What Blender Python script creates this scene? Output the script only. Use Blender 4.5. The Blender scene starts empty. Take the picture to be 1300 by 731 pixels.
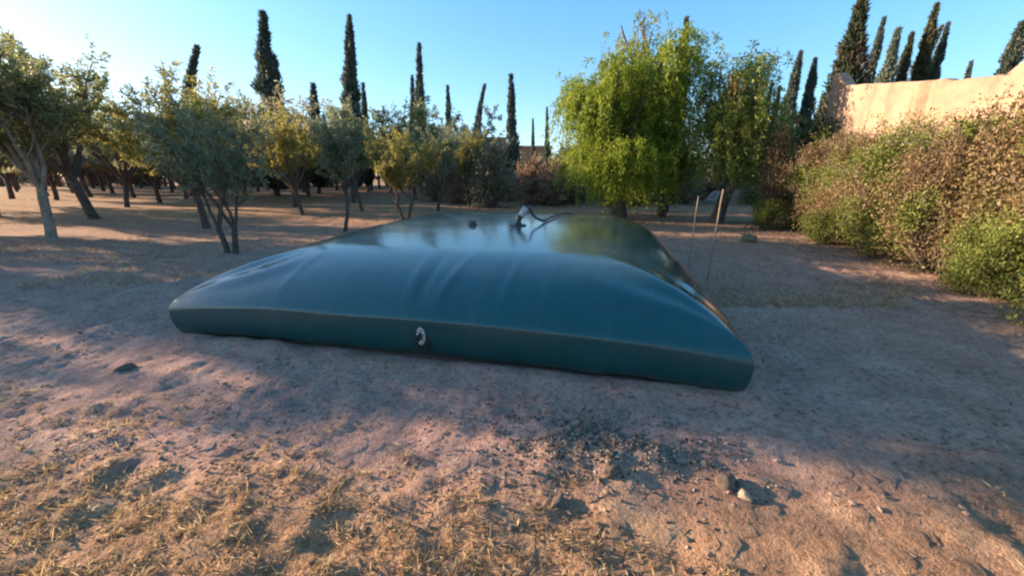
import bpy, bmesh, math, random
import numpy as np
from mathutils import Vector, Matrix
R = math.radians
scene = bpy.context.scene
COL = scene.collection

# ------------------------------------------------------------------ camera
CAM_H = 1.6; PITCH = R(16.6); FPX = 480.0
cam_d = bpy.data.cameras.new('camera'); cam = bpy.data.objects.new('camera', cam_d); COL.objects.link(cam)
cam.location = (0, 0, CAM_H); cam.rotation_euler = (R(90) - PITCH, 0, 0)
cam_d.sensor_width = 36; cam_d.lens = 36 * FPX / 1300; cam_d.clip_end = 2000; cam_d.clip_start = 0.05
scene.camera = cam

# measurements taken off the photograph, turned into metres on the ground
_s, _c = math.sin(PITCH), math.cos(PITCH)
def spot(px, d):
    """ground position at distance d that stands at photo column px"""
    v = (CAM_H * FPX * _c - FPX * _s * d) / (_c * d + _s * CAM_H)
    return ((px - 650) * d / (FPX * _c - _s * v), d)
def height(py, d):
    v = py - 365
    return CAM_H - d * (FPX * _s + v * _c) / (FPX * _c - v * _s)

# ------------------------------------------------------------------ world, sun
SUN_EL = R(12.5); SUN_AZ = R(-75)            # azimuth clockwise from +Y
w = bpy.data.worlds.new('World'); scene.world = w; w.use_nodes = True
nt = w.node_tree; bg = nt.nodes['Background']
sky = nt.nodes.new('ShaderNodeTexSky'); sky.sky_type = 'NISHITA'; sky.sun_disc = False
sky.sun_elevation = SUN_EL; sky.sun_rotation = SUN_AZ
sky.air_density = 1.0; sky.dust_density = 0.8; sky.ozone_density = 3.8; sky.altitude = 400
hs = nt.nodes.new('ShaderNodeHueSaturation'); hs.inputs['Saturation'].default_value = 1.2
nt.links.new(sky.outputs['Color'], hs.inputs['Color']); gm = nt.nodes.new('ShaderNodeGamma'); gm.inputs['Gamma'].default_value = .68
nt.links.new(hs.outputs[0], gm.inputs[0]); nt.links.new(gm.outputs[0], bg.inputs['Color']); bg.inputs['Strength'].default_value = 0.15
sl = bpy.data.lights.new('sun', 'SUN'); sl.energy = 4.7; sl.angle = R(0.6); sl.color = (1.0, 0.78, 0.54)
sun = bpy.data.objects.new('sun', sl); COL.objects.link(sun)
sd = Vector((math.sin(SUN_AZ) * math.cos(SUN_EL), math.cos(SUN_AZ) * math.cos(SUN_EL), math.sin(SUN_EL)))
sun.rotation_euler = sd.to_track_quat('Z', 'Y').to_euler(); sun.location = (-20, 6, 20)
vs = scene.view_settings
vs.view_transform = 'Standard'; vs.look = 'None'; vs.gamma = 1; vs.use_curve_mapping = False; vs.exposure = 1.84
scene.cycles.filter_width = 2.2
scene.cycles.max_bounces = 5; scene.cycles.diffuse_bounces = 3; scene.cycles.glossy_bounces = 3
scene.cycles.transmission_bounces = 4; scene.cycles.use_denoising = True

# ------------------------------------------------------------------ helpers
def tag(o, label=None, cat=None, group=None, kind=None):
    if label: o['label'] = label
    if cat: o['category'] = cat
    if group: o['group'] = group
    if kind: o['kind'] = kind
    return o
def empty(name, loc, label, cat, group=None, rz=0, sc=1.0):
    o = bpy.data.objects.new(name, None); COL.objects.link(o)
    o.location = loc; o.rotation_euler = (0, 0, rz)
    o.scale = (sc, sc, sc) if not isinstance(sc, tuple) else sc
    o.empty_display_size = 0.2
    return tag(o, label, cat, group)
def link(name, me, parent=None, mat=None):
    o = bpy.data.objects.new(name, me); COL.objects.link(o)
    if mat is not None and not me.materials: me.materials.append(mat)
    if parent: o.parent = parent
    return o
def raw_mesh(name, V, F, smooth=False):
    """V (n,3), F list of equal-size index arrays or list"""
    me = bpy.data.meshes.new(name)
    V = np.asarray(V, np.float32); F = np.asarray(F, np.int32)
    k = F.shape[1]
    me.vertices.add(len(V)); me.vertices.foreach_set('co', V.ravel())
    me.loops.add(F.size); me.loops.foreach_set('vertex_index', F.ravel())
    me.polygons.add(len(F)); me.polygons.foreach_set('loop_start', np.arange(0, F.size, k, dtype=np.int32))
    me.polygons.foreach_set('use_smooth', np.full(len(F), smooth))
    me.update(calc_edges=True); me.validate()
    return me
def cards(name, P, D, ln, wd, rng, tone=None):
    """many leaf-shaped faces: base P, direction D"""
    n = len(P)
    D = D / (np.linalg.norm(D, axis=1, keepdims=True) + 1e-9)
    r = rng.normal(size=(n, 3)); S = np.cross(D, r); S /= (np.linalg.norm(S, axis=1, keepdims=True) + 1e-9)
    ln = np.broadcast_to(ln, (n,))[:, None]; wd = np.broadcast_to(wd, (n,))[:, None]
    V = np.stack([P, P + D * ln * .45 + S * wd * .5, P + D * ln, P + D * ln * .45 - S * wd * .5], 1).reshape(-1, 3)
    me = raw_mesh(name, V, np.arange(4 * n).reshape(n, 4))
    a = me.attributes.new('tone', 'FLOAT', 'FACE')
    a.data.foreach_set('value', (rng.random(n) if tone is None else tone).astype(np.float32))
    return me
class Tubes:
    def __init__(s): s.V = []; s.F = []; s.n = 0
    def add(s, pts, rad, k=6):
        pts = np.asarray(pts, float); rad = np.broadcast_to(rad, (len(pts),))
        t = np.gradient(pts, axis=0); t /= (np.linalg.norm(t, axis=1, keepdims=True) + 1e-9)
        ref = np.array([1., 0, 0]) if abs(t[0, 0]) < .8 else np.array([0, 1., 0])
        a = np.cross(t, ref); a /= np.linalg.norm(a, axis=1, keepdims=True); b = np.cross(t, a)
        ang = np.arange(k) * 2 * math.pi / k
        ring = pts[:, None] + rad[:, None, None] * (np.cos(ang)[None, :, None] * a[:, None] + np.sin(ang)[None, :, None] * b[:, None])
        s.V.append(ring.reshape(-1, 3)); m = len(pts)
        for i in range(m - 1):
            for j in range(k):
                j2 = (j + 1) % k
                s.F.append((s.n + i * k + j, s.n + i * k + j2, s.n + (i + 1) * k + j2, s.n + (i + 1) * k + j))
        c0 = s.n + m * k
        if k == 4: s.F.append(tuple(s.n + (m - 1) * k + j for j in range(4)))
        elif k == 6:
            e = s.n + (m - 1) * k; s.F += [(e, e + 1, e + 2, e + 3), (e, e + 3, e + 4, e + 5)]
        elif k == 8:
            for e in (s.n + (m - 1) * k, s.n): s.F += [(e, e + 1, e + 2, e + 3), (e, e + 3, e + 4, e + 7), (e + 4, e + 5, e + 6, e + 7)]
        s.n += m * k
    def mesh(s, name): return raw_mesh(name, np.concatenate(s.V), s.F, True)
def hash2(ix, iy, seed):
    h = (ix.astype(np.int64) * 374761393 + iy.astype(np.int64) * 668265263 + seed * 1442695041) & 0x7fffffff
    h = ((h ^ (h >> 13)) * 1274126177) & 0x7fffffff
    return ((h ^ (h >> 16)) & 0xffff) / 65535.0
def vnoise(x, y, seed=0):
    ix = np.floor(x); iy = np.floor(y); fx = x - ix; fy = y - iy
    fx = fx * fx * (3 - 2 * fx); fy = fy * fy * (3 - 2 * fy)
    a = hash2(ix, iy, seed); b = hash2(ix + 1, iy, seed); c = hash2(ix, iy + 1, seed); d = hash2(ix + 1, iy + 1, seed)
    return (a * (1 - fx) + b * fx) * (1 - fy) + (c * (1 - fx) + d * fx) * fy - .5
def fbm(x, y, f, o=4, seed=0):
    s = 0; a = 1
    for i in range(o):
        s = s + a * vnoise(x * f + 17.3 * i, y * f - 9.1 * i, seed + i); f *= 2.03; a *= .52
    return s

# ------------------------------------------------------------------ node helpers
def mat(name, rough=.8):
    m = bpy.data.materials.new(name); m.use_nodes = True
    b = m.node_tree.nodes['Principled BSDF']; b.inputs['Roughness'].default_value = rough
    return m, m.node_tree, b
def ramp(nt, src, stops):
    r = nt.nodes.new('ShaderNodeValToRGB')
    while len(r.color_ramp.elements) < len(stops): r.color_ramp.elements.new(.5)
    for e, (p, c) in zip(r.color_ramp.elements, stops): e.position = p; e.color = (*c, 1)
    nt.links.new(src, r.inputs[0]); return r.outputs[0]
def noise(nt, scale, detail=4, rough=.6, vec=None, dist=0):
    n = nt.nodes.new('ShaderNodeTexNoise'); n.inputs['Scale'].default_value = scale; n.inputs['Detail'].default_value = detail
    n.inputs['Roughness'].default_value = rough; n.inputs['Distortion'].default_value = dist
    if vec is not None: nt.links.new(vec, n.inputs['Vector'])
    return n.outputs['Fac']
def mix(nt, fac, a, b, mode='MIX'):
    n = nt.nodes.new('ShaderNodeMix'); n.data_type = 'RGBA'; n.blend_type = mode
    for k, v in ((0, fac), (6, a), (7, b)):
        if hasattr(v, 'type') and hasattr(v, 'links'): nt.links.new(v, n.inputs[k])
        else: n.inputs[k].default_value = v if k == 0 else (*v, 1)
    return n.outputs[2]
def math_n(nt, op, a, b=0.0, clamp=False):
    n = nt.nodes.new('ShaderNodeMath'); n.operation = op; n.use_clamp = clamp
    for i, v in enumerate((a, b)):
        if hasattr(v, 'links'): nt.links.new(v, n.inputs[i])
        else: n.inputs[i].default_value = v
    return n.outputs[0]
def bump(nt, b, h, strength, dist):
    n = nt.nodes.new('ShaderNodeBump'); n.inputs['Strength'].default_value = strength; n.inputs['Distance'].default_value = dist
    nt.links.new(h, n.inputs['Height']); nt.links.new(n.outputs[0], b.inputs['Normal'])
def coords(nt, kind='Object'):
    return nt.nodes.new('ShaderNodeTexCoord').outputs[kind]
def leaf_mat(name, stops, trans=.35, patch=None, patch_scale=1.5, patch_edge=(.45, .6)):
    """leaves: tone per leaf; patch = second set of stops where a noise over the plant says so"""
    m, nt, b = mat(name, .55)
    at = nt.nodes.new('ShaderNodeAttribute'); at.attribute_name = 'tone'
    col = ramp(nt, at.outputs['Fac'], stops)
    if patch:
        c2 = ramp(nt, at.outputs['Fac'], patch)
        k = ramp(nt, noise(nt, patch_scale, 3, .6, nt.nodes.new('ShaderNodeNewGeometry').outputs['Position']), [(patch_edge[0], (0, 0, 0)), (patch_edge[1], (1, 1, 1))])
        col = mix(nt, k, col, c2)
    nt.links.new(col, b.inputs['Base Color']); b.inputs['Specular IOR Level'].default_value = .25
    t = nt.nodes.new('ShaderNodeBsdfTranslucent'); nt.links.new(col, t.inputs['Color'])
    ms = nt.nodes.new('ShaderNodeMixShader'); ms.inputs[0].default_value = trans
    nt.links.new(b.outputs[0], ms.inputs[1]); nt.links.new(t.outputs[0], ms.inputs[2])
    nt.links.new(ms.outputs[0], nt.nodes['Material Output'].inputs['Surface'])
    return m
def plain(name, c, rough=.7, var=.25, scale=8, metal=0, bmp=0.0):
    m, nt, b = mat(name, rough)
    k = noise(nt, scale, 5, .65, coords(nt))
    lo = tuple(x * (1 - var) for x in c); hi = tuple(min(1, x * (1 + var)) for x in c)
    nt.links.new(ramp(nt, k, [(.3, lo), (.7, hi)]), b.inputs['Base Color']); b.inputs['Metallic'].default_value = metal
    if bmp: bump(nt, b, noise(nt, scale * 4, 5, .7, coords(nt)), .6, bmp)
    return m

M = {}
M['olive'] = leaf_mat('olive_leaf', [(0, (.11, .125, .045)), (.5, (.22, .225, .09)), (1, (.35, .335, .16))], .55)
M['olive_grey'] = leaf_mat('olive_grey_leaf', [(0, (.10, .12, .065)), (.5, (.20, .22, .125)), (1, (.32, .33, .21))], .55)
M['olive_yellow'] = leaf_mat('olive_yellow_leaf', [(0, (.16, .145, .03)), (.5, (.31, .265, .06)), (1, (.42, .37, .11))], .5,
                             [(0, (.10, .11, .038)), (.5, (.18, .18, .065)), (1, (.28, .26, .12))], .8, (.52, .68))
M['pepper'] = leaf_mat('pepper_leaf', [(0, (.09, .145, .012)), (.5, (.20, .26, .022)), (1, (.36, .37, .05))], .45,
                        [(0, (.03, .07, .012)), (.5, (.075, .14, .02)), (1, (.16, .22, .04))], .75, (.57, .69))
M['pepper_old'] = leaf_mat('pepper_seed_leaf', [(0, (.10, .15, .02)), (.5, (.22, .25, .045)), (1, (.36, .34, .10))], .4,
                           [(0, (.18, .12, .04)), (.5, (.25, .17, .06)), (1, (.32, .23, .10))], .9, (.55, .7))
M['cypress'] = leaf_mat('cypress_leaf', [(0, (.045, .062, .050)), (.6, (.09, .115, .09)), (1, (.16, .17, .13))], .25)
M['cypress_lit'] = leaf_mat('cypress_olive_leaf', [(0, (.035, .04, .022)), (.6, (.075, .075, .036)), (1, (.12, .11, .055))], .15)
M['cypress_brown'] = leaf_mat('cypress_dry_leaf', [(0, (.05, .035, .025)), (.6, (.11, .075, .05)), (1, (.16, .12, .08))], .15,
                              [(0, (.02, .035, .02)), (1, (.06, .07, .04))], .7)
M['cypress_pale'] = leaf_mat('cypress_pale_leaf', [(0, (.09, .12, .085)), (1, (.22, .25, .19))], .3)
GREEN = [(0, (.07, .09, .016)), (.5, (.16, .19, .035)), (1, (.30, .31, .09))]
BROWN = [(0, (.12, .075, .036)), (.5, (.23, .15, .075)), (1, (.36, .26, .14))]
OLIVEB = [(0, (.10, .095, .03)), (.5, (.17, .15, .05)), (1, (.26, .22, .09))]
M['bush_green'] = leaf_mat('bush_green_leaf', GREEN, .4, BROWN, 1.2, (.56, .62))
M['bush_brown'] = leaf_mat('bush_brown_leaf', BROWN, .35, GREEN, 1.0, (.52, .58))
M['bush_mixed'] = leaf_mat('bush_mixed_leaf', OLIVEB, .35, BROWN, 1.0, (.40, .50))
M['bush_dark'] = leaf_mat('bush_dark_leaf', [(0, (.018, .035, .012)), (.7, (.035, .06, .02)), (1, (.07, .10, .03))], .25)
M['dry'] = leaf_mat('dry_brush_leaf', [(0, (.20, .12, .08)), (.5, (.33, .21, .14)), (1, (.45, .32, .21))], .5)
M['dry_grey'] = leaf_mat('grey_brush_leaf', [(0, (.16, .14, .09)), (.5, (.27, .24, .15)), (1, (.40, .35, .22))], .5)
M['bark'] = plain('bark', (.085, .062, .048), .9, .5, 9, 0, .02)
M['bark_pale'] = plain('bark_pale', (.24, .20, .16), .9, .45, 7, 0, .02)
M['twig'] = plain('twig', (.17, .125, .095), .9, .3, 8)

# ------------------------------------------------------------------ the tank's shape (also tells the ground where it lies)
TW, TL, TH, TR, TM, TK, TN, DOME, TTH, TX, TY = 5.446, 6.422, .735, 1.18, 1.75, 1.03, 10, .14, .216, -3.535, 3.622
ct, st = math.cos(TTH), math.sin(TTH)
def tank_local(x, y):
    dx, dy = x - TX, y - TY
    return ct * dx - st * dy, st * dx + ct * dy
def tank_world(u, v): return TX + ct * u + st * v, TY - st * u + ct * v

# ------------------------------------------------------------------ ground
def ground_z(x, y):
    x = np.asarray(x, float); y = np.asarray(y, float)
    u, v = tank_local(x, y)
    e = np.maximum(np.maximum(-u, u - TW), np.maximum(-v, v - TL))      # distance outside the tank's edge
    near = np.clip((e + .25) / .7, 0, 1)
    dist = np.hypot(x, y)
    small = .038 * fbm(x, y, 1.3, 4, 3) + .028 * fbm(x, y, 6, 3, 11) + .024 * fbm(x, y, 19, 2, 23)
    large = .14 * fbm(x, y, .16, 3, 31) * np.clip((dist - 4) / 10, 0, 1)
    z = small * near + .03 * np.exp(-((e - .03) / .16) ** 2) * (1 + 1.6 * fbm(x, y, 3, 3, 61)) + large * np.clip(e / 3, 0, 1)
    # loose soil scraped up along the tank's left side and corner
    z = z + .10 * np.exp(-((u + .55) / .28) ** 2) * np.clip((v + .6) / .6, 0, 1) * np.clip((3.5 - v) / 2, 0, 1) * (1 + 1.2 * fbm(x, y, 2.5, 3, 41))
    z = z + .055 * np.exp(-((x - .60) / .5) ** 2 - ((y - 1.92) / .17) ** 2) * (1 + fbm(x, y, 5, 3, 51))
    return z - .02 * (e < -.1)
def axis(fine0, fine1, step, far, growth=1.13):
    a = list(np.arange(fine0, fine1, step)); s = step; x = a[-1]
    while x < far: s *= growth; x += s; a.append(x)
    s = step; x = a[0]; pre = []
    while x > -far: s *= growth; x -= s; pre.append(x)
    return np.array(pre[::-1] + a)
gx = axis(-7.5, 8.5, .05, 700); gy = axis(.6, 9.5, .045, 700)
GX, GY = np.meshgrid(gx, gy)
V = np.stack([GX, GY, ground_z(GX, GY)], -1).reshape(-1, 3)
nx, ny = len(gx), len(gy)
idx = np.arange(nx * ny).reshape(ny, nx)
F = np.stack([idx[:-1, :-1], idx[:-1, 1:], idx[1:, 1:], idx[1:, :-1]], -1).reshape(-1, 4)
gme = raw_mesh('ground', V, F, True)
m, nt, b = mat('soil', .95)
pos = nt.nodes.new('ShaderNodeNewGeometry').outputs['Position']
sep = nt.nodes.new('ShaderNodeSeparateXYZ'); nt.links.new(pos, sep.inputs[0])
n_big = noise(nt, .35, 4, .6, pos); n_mid = noise(nt, 2.2, 5, .65, pos, .4); n_fine = noise(nt, 22, 5, .75, pos); n_grit = noise(nt, 75, 3, .7, pos)
soil = ramp(nt, n_mid, [(.28, (.41, .245, .20)), (.5, (.52, .305, .245)), (.72, (.59, .37, .30))])
pale = ramp(nt, n_mid, [(.3, (.40, .235, .175)), (.55, (.51, .315, .235)), (.75, (.58, .385, .295))])
red = ramp(nt, n_mid, [(.3, (.34, .18, .105)), (.55, (.46, .26, .155)), (.75, (.55, .345, .21))])
# paler trodden track to the right of the tank and in the grove, redder straw-strewn soil at the front
kx = math_n(nt, 'MULTIPLY_ADD', sep.outputs['X'], .45); nt.nodes[-1].inputs[2].default_value = -1.0
kx = math_n(nt, 'ADD', kx, math_n(nt, 'MULTIPLY', n_big, .9), True)
col = mix(nt, kx, soil, pale)
ky = math_n(nt, 'MULTIPLY_ADD', sep.outputs['Y'], -1.6); nt.nodes[-1].inputs[2].default_value = 2.7
ky = math_n(nt, 'ADD', ky, math_n(nt, 'MULTIPLY', n_big, 1.1), True)
col = mix(nt, ky, col, red)
kf = math_n(nt, 'MULTIPLY_ADD', sep.outputs['Y'], .12); nt.nodes[-1].inputs[2].default_value = -1.1
kf = math_n(nt, 'ADD', kf, math_n(nt, 'MULTIPLY', n_big, .5), True)
col = mix(nt, kf, col, red)
col = mix(nt, 1.0, col, ramp(nt, n_fine, [(.32, (.48, .47, .46)), (.5, (.92, .92, .92)), (.7, (1.12, 1.1, 1.08))]), 'MULTIPLY')
col = mix(nt, 1.0, col, ramp(nt, n_grit, [(.30, (.62, .62, .62)), (.5, (1, 1, 1)), (.8, (1.1, 1.1, 1.1))]), 'MULTIPLY')
nt.links.new(col, b.inputs['Base Color']); b.inputs['Specular IOR Level'].default_value = .1
hh = math_n(nt, 'ADD', math_n(nt, 'MULTIPLY', n_fine, .7), math_n(nt, 'MULTIPLY', n_grit, .3))
bump(nt, b, hh, .9, .05)
tag(link('ground', gme, None, m), 'reddish bare soil floor of the olive grove', None, None, 'structure')

# ------------------------------------------------------------------ loose stuff on the ground
rng = np.random.default_rng(7)
def outside_tank(x, y, pad=.03):
    u, v = tank_local(x, y)
    return ~((u > -pad) & (u < TW + pad) & (v > -pad) & (v < TL + pad))
def lumps(name, x, y, r, m, seed, sink=.35):
    """irregular little stones / clods in one mesh"""
    rg = np.random.default_rng(seed)
    t = (1 + 5 ** .5) / 2
    ico = np.array([(-1, t, 0), (1, t, 0), (-1, -t, 0), (1, -t, 0), (0, -1, t), (0, 1, t), (0, -1, -t), (0, 1, -t), (t, 0, -1), (t, 0, 1), (-t, 0, -1), (-t, 0, 1)]) / 1.9
    f = np.array([(0, 11, 5), (0, 5, 1), (0, 1, 7), (0, 7, 10), (0, 10, 11), (1, 5, 9), (5, 11, 4), (11, 10, 2), (10, 7, 6), (7, 1, 8), (3, 9, 4), (3, 4, 2), (3, 2, 6), (3, 6, 8), (3, 8, 9), (4, 9, 5), (2, 4, 11), (6, 2, 10), (8, 6, 7), (9, 8, 1)])
    n = len(x)
    V = ico[None] * (1 + rg.normal(size=(n, 12, 1)) * .22) * (r[:, None, None] * rg.uniform(.6, 1.3, (n, 1, 3)))
    a = rg.uniform(0, 6.3, n); c, s = np.cos(a)[:, None], np.sin(a)[:, None]
    X = V[..., 0] * c - V[..., 1] * s; Y = V[..., 0] * s + V[..., 1] * c
    z = ground_z(x, y) + r * (.5 - sink)
    V = np.stack([X + x[:, None], Y + y[:, None], V[..., 2] * .7 + z[:, None]], -1).reshape(-1, 3)
    me = raw_mesh(name, V, (f[None] + 12 * np.arange(n)[:, None, None]).reshape(-1, 3))
    at = me.attributes.new('tone', 'FLOAT', 'FACE'); at.data.foreach_set('value', np.repeat(rg.random(n), 20).astype(np.float32))
    return me
def tone_mat(name, stops, rough=.95):
    m, nt, b = mat(name, rough)
    at = nt.nodes.new('ShaderNodeAttribute'); at.attribute_name = 'tone'
    nt.links.new(ramp(nt, at.outputs['Fac'], stops), b.inputs['Base Color']); b.inputs['Specular IOR Level'].default_value = .15
    return m
# clods over the bare soil
n = 3200
d = .9 + 11 * rng.random(n) ** 1.7; x = (rng.random(n) * 2 - 1) * (1.45 * d + .4); y = d
keep = outside_tank(x, y, .0) & (fbm(x, y, .9, 3, 71) > -.12); x, y = x[keep], y[keep]
r = .004 + .013 * rng.random(len(x)) ** 5
clod = lumps('soil_clods', x, y, r, None, 3)
tag(link('soil_clods', clod, None, tone_mat('clod', [(0, (.19, .115, .085)), (.6, (.30, .19, .145)), (1, (.36, .235, .18))])), 'small clods of reddish earth strewn over the bare soil', None, None, 'stuff')
# the patch of grey rubble and chippings before the tank
n = 8000
ang = rng.random(n) * 6.283; rad = np.abs(rng.normal(size=n)) * .55
x = .50 + np.cos(ang) * rad * .95 + rng.normal(size=n) * .06; y = 2.0 + np.sin(ang) * rad * .40 - .12 * np.cos(ang) * rad
k2 = outside_tank(x, y, .05) & (fbm(x, y, 3.3, 3, 81) > -.16); x, y = x[k2], y[k2]
r = .003 + .0075 * rng.random(len(x)) ** 2.5
tag(link('gravel', lumps('gravel', x, y, r, None, 5, .2), None, tone_mat('chippings', [(0, (.05, .038, .03)), (.5, (.15, .115, .09)), (.85, (.26, .205, .165)), (1, (.40, .32, .25))])), 'scattered patch of grey chippings and rubble on the soil before the tank', None, None, 'stuff')
# dead leaves and stalks
n = 16000
d = .9 + 13 * rng.random(n) ** 1.8; x = (rng.random(n) * 2 - 1) * (1.45 * d + .3); y = d
k3 = outside_tank(x, y, .02) & (fbm(x, y, .7, 3, 91) > -.05); x, y = x[k3], y[k3]; n = len(x)
hy = rng.uniform(3, 13.5, 5000); hx = 5.55 + .2676 * (hy - 4.2) + np.abs(rng.normal(size=5000)) * .8 - .35
x = np.concatenate([x, hx]); y = np.concatenate([y, hy]); n = len(x)
P = np.stack([x, y, ground_z(x, y) + .006], -1)
a = rng.random(n) * 6.283; D = np.stack([np.cos(a), np.sin(a), rng.normal(size=n) * .12 + .1], -1)
tag(link('dead_leaves', cards('dead_leaves', P, D, .02 + .035 * rng.random(n), .006 + .008 * rng.random(n), rng), None,
         tone_mat('dead_leaf', [(0, (.07, .05, .035)), (.5, (.19, .135, .09)), (1, (.36, .27, .17))])), 'dead leaves and broken twigs littering the soil', None, None, 'stuff')
# dry straw grass at the front
nt_ = 3300
y = .85 + 1.75 * rng.random(nt_) ** 1.25; x = (rng.random(nt_) * 2 - 1) * (1.5 * y + .5)
lim = 2.15 - .30 * (x + 1.2).clip(0, 3) + .35 * fbm(x, y, 1.1, 3, 101)
dens = fbm(x, y, 2.6, 3, 111) + .12 + .9 * (lim - y) - .28 * (x - .2).clip(0, 3)
k4 = (rng.random(nt_) < np.clip(dens * 1.7, 0, 1)); x, y = x[k4], y[k4]
nb_ = rng.integers(12, 42, len(x)); tx, ty = np.repeat(x, nb_), np.repeat(y, nb_); sz = np.repeat(rng.uniform(.5, 1.3, len(x)), nb_); n = len(tx)
tilt = np.repeat(rng.normal(size=(len(x), 2)) * .6, nb_, axis=0)
x = tx + rng.normal(size=n) * .022 * sz; y = ty + rng.normal(size=n) * .022 * sz
P = np.stack([x, y, ground_z(x, y) - .004], -1)
a = rng.random(n) * 6.283; o_ = rng.uniform(.3, 1.4, n)
D = np.stack([np.cos(a) * o_ + tilt[:, 0], np.sin(a) * o_ + tilt[:, 1], .16 + .55 * rng.random(n)], -1)
straw = leaf_mat('straw', [(0, (.26, .155, .075)), (.5, (.46, .31, .165)), (1, (.62, .47, .28))], .45)
tag(link('dry_grass', cards('dry_grass', P, D, (.018 + .055 * rng.random(n) ** 1.5) * sz, .0022 + .0026 * rng.random(n), rng), None, straw),
    'flattened straw coloured dry grass on the sunlit soil at the front', None, None, 'stuff')
# thin dry grass over the grove floor
n = 60000
d = 4.5 + 26 * rng.random(n) ** 1.6; x = -1.5 * d + 2.6 * d * rng.random(n); y = d
k5 = outside_tank(x, y, .3) & (fbm(x, y, .45, 3, 131) > -.02); x, y = x[k5], y[k5]; n = len(x)
P = np.stack([x, y, ground_z(x, y) - .005], -1); a = rng.random(n) * 6.283
D = np.stack([np.cos(a), np.sin(a), .25 + .9 * rng.random(n)], -1)
tag(link('grove_grass', cards('grove_grass', P, D, .05 + .09 * rng.random(n), .006 + .009 * rng.random(n), rng), None, straw),
    'thin dry grass growing in bands between the olive trees', None, None, 'stuff')

# ------------------------------------------------------------------ rocks
def rock(x, y, s, m, label, seed, group=None):
    bm = bmesh.new(); bmesh.ops.create_icosphere(bm, subdivisions=3, radius=1)
    rg = random.Random(seed); off = Vector((rg.random() * 50, rg.random() * 50, rg.random() * 50))
    from mathutils import noise as mn
    for v in bm.verts:
        k = 1 + .45 * mn.noise(v.co * 1.1 + off) + .18 * mn.noise(v.co * 3.1 + off)
        v.co = Vector((v.co.x * s[0], v.co.y * s[1], v.co.z * s[2])) * k
    me = bpy.data.meshes.new('rock'); bm.to_mesh(me); bm.free()
    for p in me.polygons: p.use_smooth = True
    o = link('rock', me, None, m); o.location = (x, y, float(ground_z(x, y)) + s[2] * .35); o.rotation_euler = (0, 0, rg.random() * 6)
    return tag(o, label, 'rock', group)
stone_m = plain('pale_stone', (.40, .26, .175), .9, .35, 14, 0, .01)
stone_d = plain('dark_stone', (.12, .082, .06), .95, .4, 14, 0, .01)
rock(1.207, 1.575, (.042, .034, .03), stone_m, 'pale orange brown stone on the soil right of the grey rubble patch', 1)
rock(1.15, 1.655, (.06, .045, .035), stone_d, 'dark stone touching the back of the pale orange brown stone', 2)
rock(.56, 1.73, (.055, .035, .03), stone_d, 'dark brown stone at the lower edge of the grey rubble patch', 3)
rock(.24, 1.56, (.05, .03, .022), stone_d, 'flat dark stone in front of the grey rubble patch', 4)
x, y = spot(950, 9.3); rock(x, y, (.18, .13, .13), plain('mossy_stone', (.14, .12, .06), .95, .4, 9, 0, .01), 'squat olive brown stone on the bare track between tank and hedge', 5)
rock(-3.35, 2.93, (.085, .05, .035), stone_d, 'dark clump of earth on shaded soil near the left front of the tank', 6)

# ------------------------------------------------------------------ the water tank
root = empty('pillow_tank', (TX, TY, 0), 'large glossy dark green pillow tank full of water lying on the soil', 'water tank', None, -TTH)
ZC, ZM = .265, .385
def tank_eq(A, B):
    edge = np.maximum(1 - np.abs(A) ** 4, 1 - np.abs(B) ** 4)
    return ZC + (ZM - ZC) * edge + .016 * fbm(A * 2.9, B * 3.2, 1.3, 2, 401) * edge
VALVE_U = 2.80
def tank_top(U, Vv):
    A = U / TW * 2 - 1; B = Vv / TL * 2 - 1
    eu = np.minimum(U, TW - U); ew = np.minimum(Vv, TL - Vv)
    qu = 1 - np.clip(eu / TR, 0, 1); qw = 1 - np.clip(ew / TR, 0, 1)
    s_ = (qu ** TN + qw ** TN) ** (1 / TN)
    t_ = np.minimum(qu, qw) / np.maximum(np.maximum(qu, qw), 1e-6)
    s_ = s_ / (1 + ((1 + t_ ** TN) ** (1 / TN) - 1) * np.clip((s_ - .5) / .5, 0, 1) ** 2)
    zq = tank_eq(A, B)
    z = zq + (TH - zq) * ((1 - np.clip(s_, 0, 1) ** TM) ** (1 / TM)) ** TK + DOME * (1 - A ** 6) * (1 - B * B)
    return z
def tank_folds(U, Vv):
    eu = np.minimum(U, TW - U); ew = np.minimum(Vv, TL - Vv)
    dz = 0
    fade = np.exp(-((ew - .42) / .42) ** 2) * (Vv < TL / 2)
    for u0, amp, wd, slant in ((VALVE_U - .06, -.012, .035, -.05), (VALVE_U - .16, .010, .035, -.12), (VALVE_U + .10, .013, .04, .10), (3.50, .009, .022, .02), (3.42, -.006, .03, .0), (3.85, .006, .04, .05), (4.2, -.006, .03, .08), (1.3, .004, .05, -.05)):
        dz = dz + amp * np.exp(-((U - u0 - slant * ew) / wd) ** 2) * fade
    # puckers fanning out of the four corners
    for cu, cv in ((0, 0), (TW, 0), (0, TL), (TW, TL)):
        du = np.abs(U - cu) + 1e-4; dv = np.abs(Vv - cv) + 1e-4
        rr = np.hypot(du, dv); th = np.arctan2(dv, du)
        dz = dz + .011 * np.sin(th * 15 + 2.2 * np.sin(rr * 2.3 + cu) + cv) * np.exp(-((rr - .85) / .5) ** 2) * np.sin(2 * th) ** 1
    dz = dz + .007 * fbm(U, Vv, .55, 2, 201) + .0016 * fbm(U, Vv, 2.4, 2, 207)
    return dz * np.clip(np.minimum(eu, ew) / .16, 0, 1)
na, nb = 260, 260
a = np.linspace(-1, 1, na); a = np.sign(a) * (1 - (1 - np.abs(a)) ** 1.9)
b_ = np.linspace(-1, 1, nb); b_ = np.sign(b_) * (1 - (1 - np.abs(b_)) ** 1.9)
A, B = np.meshgrid(a, b_)
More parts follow.
